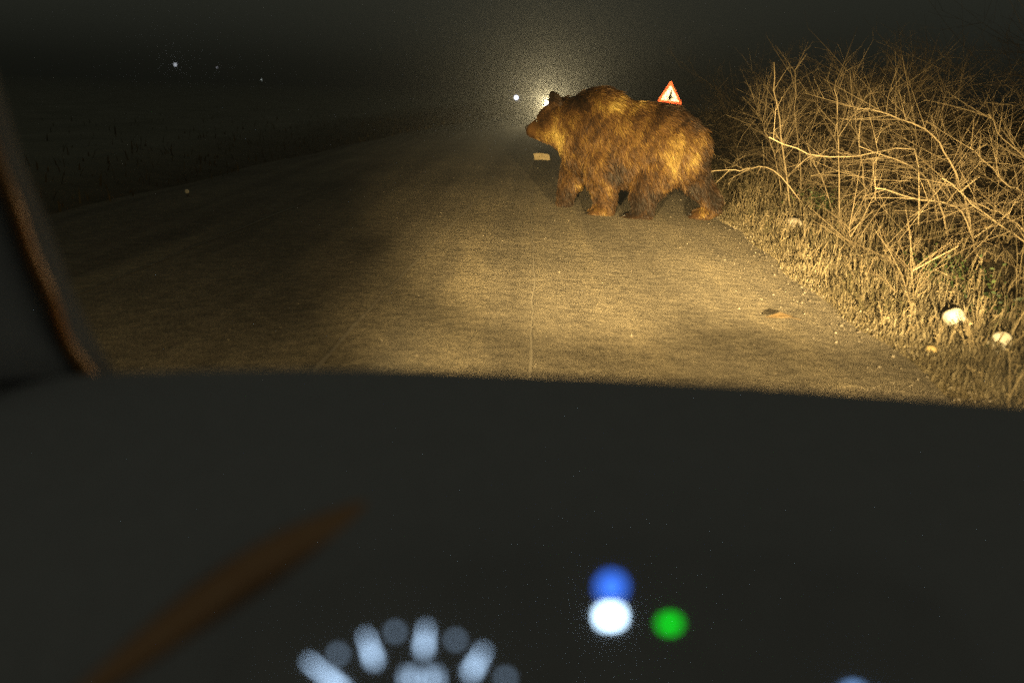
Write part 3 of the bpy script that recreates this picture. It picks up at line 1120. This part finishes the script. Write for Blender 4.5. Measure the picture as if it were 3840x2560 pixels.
m_glow1 = emit_mat('bluish_lamp', (.78, .82, 1.0), 2.2)
m_glow2 = emit_mat('glaring_lamp', (1.0, .95, .80), 3)
lamp_disc('headlight', .085, (l1[0] - oc[0], -.03, l1[2]), m_glow1, onc)
lamp_disc('headlight', .10, (l2[0] - oc[0], -.03, l2[2]), m_glow2, onc)
ol = spot('oncoming_beam', (l2[0], OY - .12, l2[2]), 180, -4, 40, 1.0, 500, (1.0, .80, .46), radius=.08)
ol.parent = onc
ol.matrix_parent_inverse = Matrix.Translation((-oc[0], -OY, 0))

# ------------------------------------------------------------------ far lamps on the dark hillside and a reflector in the meadow
m_polem = noise_mat('lamp_post', (0.05, 0.05, 0.05), (0.08, 0.08, 0.08), scale=8)
far = [(175.3, 64.5, 200, .40, (.85, .9, 1.0), 1.8, 'brightest white lamp far off in the upper left darkness', 1.0),
       (217, 67.3, 220, .17, (.9, .9, 1.0), 1.2, 'faint pinprick of a lamp between the two brighter ones on the left', 1.0),
       (261.5, 79.5, 210, .22, (.85, .95, .9), 1.2, 'faint whitish lamp lowest of the three in the upper left', 1.0),
       (537.0, 100.3, 120, .15, (.85, .85, 1.0), 2.0, 'tiny bluish lamp in the glow just left of the bear\'s brow', 1.0)]
for px, py, y, r, col, st, lab, _ in far:
    p = at_y(px, py, y)
    zg = float(terrain_z(p[0], p[1])) if p[0] < 0 else -.03
    zg = min(zg, p[2] - 2.5) if y > 150 else min(zg, p[2] - .4)
    root = empty('distant_lamp', (p[0], p[1], zg))
    tag(root, lab, 'lamp', 'far lamps in the darkness')
    a = Acc(); a.tube([np.array([0, .1, 0]), np.array([0, .1, p[2] - zg])], .06, 6)
    a.build('post', m_polem, root)
    lamp_disc('lamp_head', r, (0, 0, p[2] - zg), emit_mat('far_lamp', col, st), root)

p = ground(188, 198)
root = empty('reflector_post', (p[0], p[1], float(terrain_z(p[0], p[1]))))
tag(root, 'small yellowish reflector on a low stake in the dark left verge', 'reflector')
a = Acc(); a.tube([np.array([0, 0, -.05]), np.array([0, 0, .12])], .012, 6)
a.build('stake', m_polem, root)
lamp_disc('reflector', .022, (0, -.016, .10), noise_mat('reflector_glass', (0.85, .8, .6), (.9, .85, .7), rough=.2), root)

# ------------------------------------------------------------------ the car the picture is taken from
carr = empty('car', (0.35, 1.0, 0.0))
tag(carr, 'dark inside of the car in the foreground with dashboard, pillar and glowing dials', 'car')
CO = np.array([0.35, 1.0, 0.0])
m_dash = noise_mat('dash_plastic', (0.60, 0.58, 0.60), (0.66, 0.64, 0.66), scale=60, rough=.75, spec=.12, bump=.25, bscale=500, bdist=.001)
m_streak = noise_mat('reflected_streak', (0.86, 0.47, 0.25), (0.92, 0.54, 0.30), scale=70, rough=.45, spec=.6, metal=1.0, bump=.2, bscale=400, bdist=.001)  # warm reflection painted as the ridge's base colour

# dashboard: top edge as it is silhouetted against the road, lofted towards the driver
edge_px = [(-160, 392), (-60, 380), (60, 373), (180, 368), (340, 366.5), (440, 369), (530, 373), (640, 378), (760, 385), (880, 393.5), (1024, 404), (1180, 418)]
EDGE_D = 0.98
rows = []
for (px, py) in edge_px:
    e = at_depth(px, py, EDGE_D) - np.array([0, 0, .008])
    prof = [(.36, -.30), (.24, -.13), (.14, -.068), (.07, -.030), (.02, -.008), (-.02, -.0005), (-.06, .004), (-.12, .0), (-.22, -.03), (-.34, -.08), (-.41, -.12), (-.45, -.19), (-.46, -.42)]
    rows.append([(e[0], e[1] + dy, e[2] + dz) for dy, dz in prof])
vs = [np.array(p) - CO for r in rows for p in r]
npf = len(rows[0])
fs = [(i * npf + j, (i + 1) * npf + j, (i + 1) * npf + j + 1, i * npf + j + 1) for i in range(len(rows) - 1) for j in range(npf - 1)]
dash_o = mesh_from('dashboard', vs, fs, m_dash, carr, smooth=True)
md = dash_o.modifiers.new('sub', 'SUBSURF'); md.levels = 2; md.render_levels = 2
md = dash_o.modifiers.new('thick', 'SOLIDIFY'); md.thickness = .02; md.offset = 0

# instrument binnacle with face, ticks, numbers and warning lights
CD = 0.60
cc = at_depth(530, 640, CD)
cn = CAM - cc; cn /= np.linalg.norm(cn)
cx_ = AR - cn * (AR @ cn); cx_ /= np.linalg.norm(cx_)
cy_ = np.cross(cn, cx_)
clu = empty('instrument_cluster')
clu.parent = carr
MPX = CD / FPX


def cl(px, py, d=0.0):
    """point on the cluster face seen at a pixel, d in front of it"""
    dr = ray(px, py)
    t = ((cc + cn * d - CAM) @ cn) / (dr @ cn)
    return CAM + dr * t - CO


def cl_plate(name, pts, d, mat, thick=.0012, parent=clu):
    n = len(pts)
    vs_ = [cl(px, py, d) for px, py in pts] + [cl(px, py, d) - cn * thick for px, py in pts]
    fs_ = [tuple(range(n)), tuple(range(2 * n - 1, n - 1, -1))] + [(i, i + n, (i + 1) % n + n, (i + 1) % n) for i in range(n)]
    return mesh_from(name, vs_, fs_, mat, parent)


m_face = noise_mat('dial_face', (0.60, 0.58, 0.60), (0.66, 0.64, 0.66), scale=30, rough=.6, spec=.2)
fo = [(210, 790), (225, 690), (270, 610), (350, 575), (560, 560), (740, 560), (900, 575), (960, 620), (985, 700), (995, 790)]
cl_plate('dial_face', fo, 0, m_face, .03)


def bar(name, p0, p1, wpx, mat, d=.0008):
    p0, p1 = np.array(p0, float), np.array(p1, float)
    t = (p1 - p0) / np.linalg.norm(p1 - p0); s = np.array([-t[1], t[0]]) * wpx / 2
    return cl_plate(name, [p0 - s, p0 + s, p1 + s, p1 - s], d, mat)


def disc(name, c, rx, ry, mat, d=.0008, n=18, power=2.0):
    pts = []
    for k_ in range(n):
        w = -2 * math.pi * k_ / n
        cw, sw = math.cos(w), math.sin(w)
        pts.append((c[0] + rx * math.copysign(abs(cw) ** (2 / power), cw), c[1] + ry * math.copysign(abs(sw) ** (2 / power), sw)))
    return cl_plate(name, pts, d, mat)


BLUEW = (.50, .72, 1.0)
m_tick = emit_mat('dial_light', BLUEW, 3.0)
m_tickb = emit_mat('dial_light_bright', (.64, .80, 1.0), 4.6)
m_dot = emit_mat('dial_dot_light', (.5, .72, 1.0), 1.05)
m_num = emit_mat('dial_number_light', (.5, .72, 1.0), 1.9)
for (o_, i_) in (((308, 660), (344, 690)), ((365.6, 634), (374.5, 662)), ((426, 626), (423.5, 651)), ((484, 649), (470, 674))):
    m_ = ((o_[0] + i_[0]) / 2, (o_[1] + i_[1]) / 2)
    bar('dial_tick', o_, i_, 2.6, m_tick)
    bar('dial_tick', m_, i_, 5.5, m_tick, .0011)
for p_ in ((338, 653), (395, 631), (455.5, 639), (505.5, 677)):
    disc('dial_dot', p_, 3.4, 3.4, m_dot)
# digits below the middle tick
for dx in (-26, -14, 14, 26):
    disc('dial_number', (421.5 + dx * .55, 677), 2.0, 6.0, m_num, .0009, 12, 4)
    bar('dial_number', (421.5 + dx * .55 - 3, 684), (421.5 + dx * .55 + 3, 684), 2, m_num, .0006)
m_bl = emit_mat('blue_warning', (.05, .20, 1.0), 1.5)
m_wh = emit_mat('white_warning', (.55, .78, 1.0), 8.0)
m_gr = emit_mat('green_warning', (.0, .55, .01), 2.8)
disc('warning_light', (611.5, 586), 13, 13, m_bl, .0008, 20)
disc('warning_light', (610.5, 615.5), 11.5, 8.5, m_wh, .0010, 20, 3)
disc('warning_light', (669.8, 622.8), 9, 6.5, m_gr, .0008, 20)
disc('warning_light', (853, 690), 8, 4, emit_mat('blue_gauge', (.25, .5, 1.0), 1.8), .0008, 14)
bar('warning_light', (833, 697), (880, 697), 3, bpy.data.materials['blue_gauge'], .0010)

# added tan ridge, its colour standing in for a warm reflected streak, climbing from the lower left beside the dials
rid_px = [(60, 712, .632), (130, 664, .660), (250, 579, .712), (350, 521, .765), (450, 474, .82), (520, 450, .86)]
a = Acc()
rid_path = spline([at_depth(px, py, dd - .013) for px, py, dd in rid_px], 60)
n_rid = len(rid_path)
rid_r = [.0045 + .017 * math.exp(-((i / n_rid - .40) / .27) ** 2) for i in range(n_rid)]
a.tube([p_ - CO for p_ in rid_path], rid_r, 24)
ridge = a.build('streak_ridge', m_streak, carr, smooth=True)

# left windscreen pillar with a glossy trim strip on its inner edge
PD = 0.95
edge = [(-75, -70), (-38, 40), (0, 165), (28, 235), (48, 290), (70, 340), (97, 384)]
pin = [at_depth(px, py, PD + .02 * i) for i, (px, py) in enumerate(edge)]
pout = [at_depth(px - 120 - 10 * i, py, PD - .10) for i, (px, py) in enumerate(edge)]
vs, fs = [], []
for p_, q_ in zip(pin, pout):
    for t in (0, .25, .6, 1):
        c_ = p_ + (q_ - p_) * t - AF * .03 * math.sin(math.pi * t)
        vs.append(c_ - CO)
for i in range(len(pin) - 1):
    for j in range(3):
        fs.append((i * 4 + j, i * 4 + j + 1, (i + 1) * 4 + j + 1, (i + 1) * 4 + j))
pil = mesh_from('pillar', vs, fs, m_dash, carr, smooth=True)
md = pil.modifiers.new('thick', 'SOLIDIFY'); md.thickness = .03; md.offset = 1
m_trim = noise_mat('pillar_trim', (0.36, 0.17, 0.05), (0.44, 0.21, 0.06), scale=9, rough=.40, metal=1.0)


def mirror_normal(p_, t_, aim):
    """normal (square to the strip's run t_) with which a strip at p_ throws light from aim back to the driver"""
    v = p_ - CAM; v /= np.linalg.norm(v)
    want = np.asarray(aim) - p_; want /= np.linalg.norm(want)
    c_ = v @ t_
    w = want - t_ * (want @ t_); w /= np.linalg.norm(w)
    r_ = c_ * t_ + math.sqrt(max(0, 1 - c_ * c_)) * w
    n_ = r_ - v
    return n_ / np.linalg.norm(n_)


path = spline([CAM + (p_ - CAM) * .94 for p_ in pin], 60)
vs, fs = [], []
for i, p_ in enumerate(path):
    t_ = path[min(i + 1, len(path) - 1)] - path[max(i - 1, 0)]
    t_ /= np.linalg.norm(t_)
    nh = mirror_normal(p_, t_, (0.9, 6.0, 0.25))
    wv = np.cross(nh, t_); wv /= np.linalg.norm(wv)
    if wv @ AR < 0: wv = -wv
    for t in np.linspace(-1, 1, 7):
        vs.append(p_ - CO + wv * .014 * t - nh * .003 * t * t + nh * .0018 * math.sin(i * .34))
for i in range(len(path) - 1):
    for j in range(6):
        fs.append((i * 7 + j, i * 7 + j + 1, (i + 1) * 7 + j + 1, (i + 1) * 7 + j))
tr = mesh_from('trim_strip', vs, fs, m_trim, pil, smooth=True)
md = tr.modifiers.new('thick', 'SOLIDIFY'); md.thickness = .004; md.offset = 0

# windscreen: a real pane, from the cowl up to the roof
m_ws = bpy.data.materials.new('windscreen_glass'); m_ws.use_nodes = True
nt = m_ws.node_tree; nt.nodes.clear()
tr_ = nd(nt, 'ShaderNodeBsdfTransparent'); tr_.inputs[0].default_value = (.97, .98, .97, 1)
gl_ = nd(nt, 'ShaderNodeBsdfGlossy'); gl_.inputs[1].default_value = .02
fr_ = nd(nt, 'ShaderNodeFresnel'); fr_.inputs[0].default_value = 1.22
ms_ = nt.nodes.new('ShaderNodeMixShader'); ou_ = nt.nodes.new('ShaderNodeOutputMaterial')
nt.links.new(fr_.outputs[0], ms_.inputs[0]); nt.links.new(tr_.outputs[0], ms_.inputs[1]); nt.links.new(gl_.outputs[0], ms_.inputs[2]); nt.links.new(ms_.outputs[0], ou_.inputs[0])
vs, fs = [], []
for i in range(13):
    x = -.72 + 1.95 * i / 12
    bow = .10 * (1 - ((x - .25) / .98) ** 2)
    for j in range(7):
        t = j / 6
        vs.append((x - CO[0], 1.14 + bow - .80 * t - CO[1], .76 + .72 * t + .05 * math.sin(math.pi * t)))
for i in range(12):
    for j in range(6):
        fs.append((i * 7 + j, (i + 1) * 7 + j, (i + 1) * 7 + j + 1, i * 7 + j + 1))
mesh_from('windscreen', vs, fs, m_ws, carr, smooth=True)

# short nose with the two headlamps, below the line of sight
bon = loft_box('bonnet', [(.42, .74, .66, .25, .56), (.36, .80, .74, .22, .60), (.24, .82, .78, .22, .66)], m_paint2, carr)
m_lens = emit_mat('headlamp_lens', LAMP_COL, .2)
for L in LAMPS:
    lamp_disc('headlight', .06, (L[0] - CO[0], L[1] - .045 - CO[1], .53), m_lens, carr)

# ------------------------------------------------------------------ thin night haze
m_haze = bpy.data.materials.new('night_haze'); m_haze.use_nodes = True
m_haze.cycles.volume_sampling = 'EQUIANGULAR'
nt = m_haze.node_tree; nt.nodes.clear()
pv = nd(nt, 'ShaderNodeVolumePrincipled')
pv.inputs['Color'].default_value = (.95, .96, .90, 1)
pv.inputs['Density'].default_value = 0.0075
pv.inputs['Anisotropy'].default_value = 0.88
ou = nt.nodes.new('ShaderNodeOutputMaterial')
nt.links.new(pv.outputs[0], ou.inputs['Volume'])
bm = bmesh.new()
bmesh.ops.create_cube(bm, size=1)
for v in bm.verts:
    v.co = Vector((v.co.x * 1100, 445 + v.co.y * 950, 5.5 + v.co.z * 15))
hz = bm_obj('haze', bm, m_haze)
tag(hz, kind='stuff')
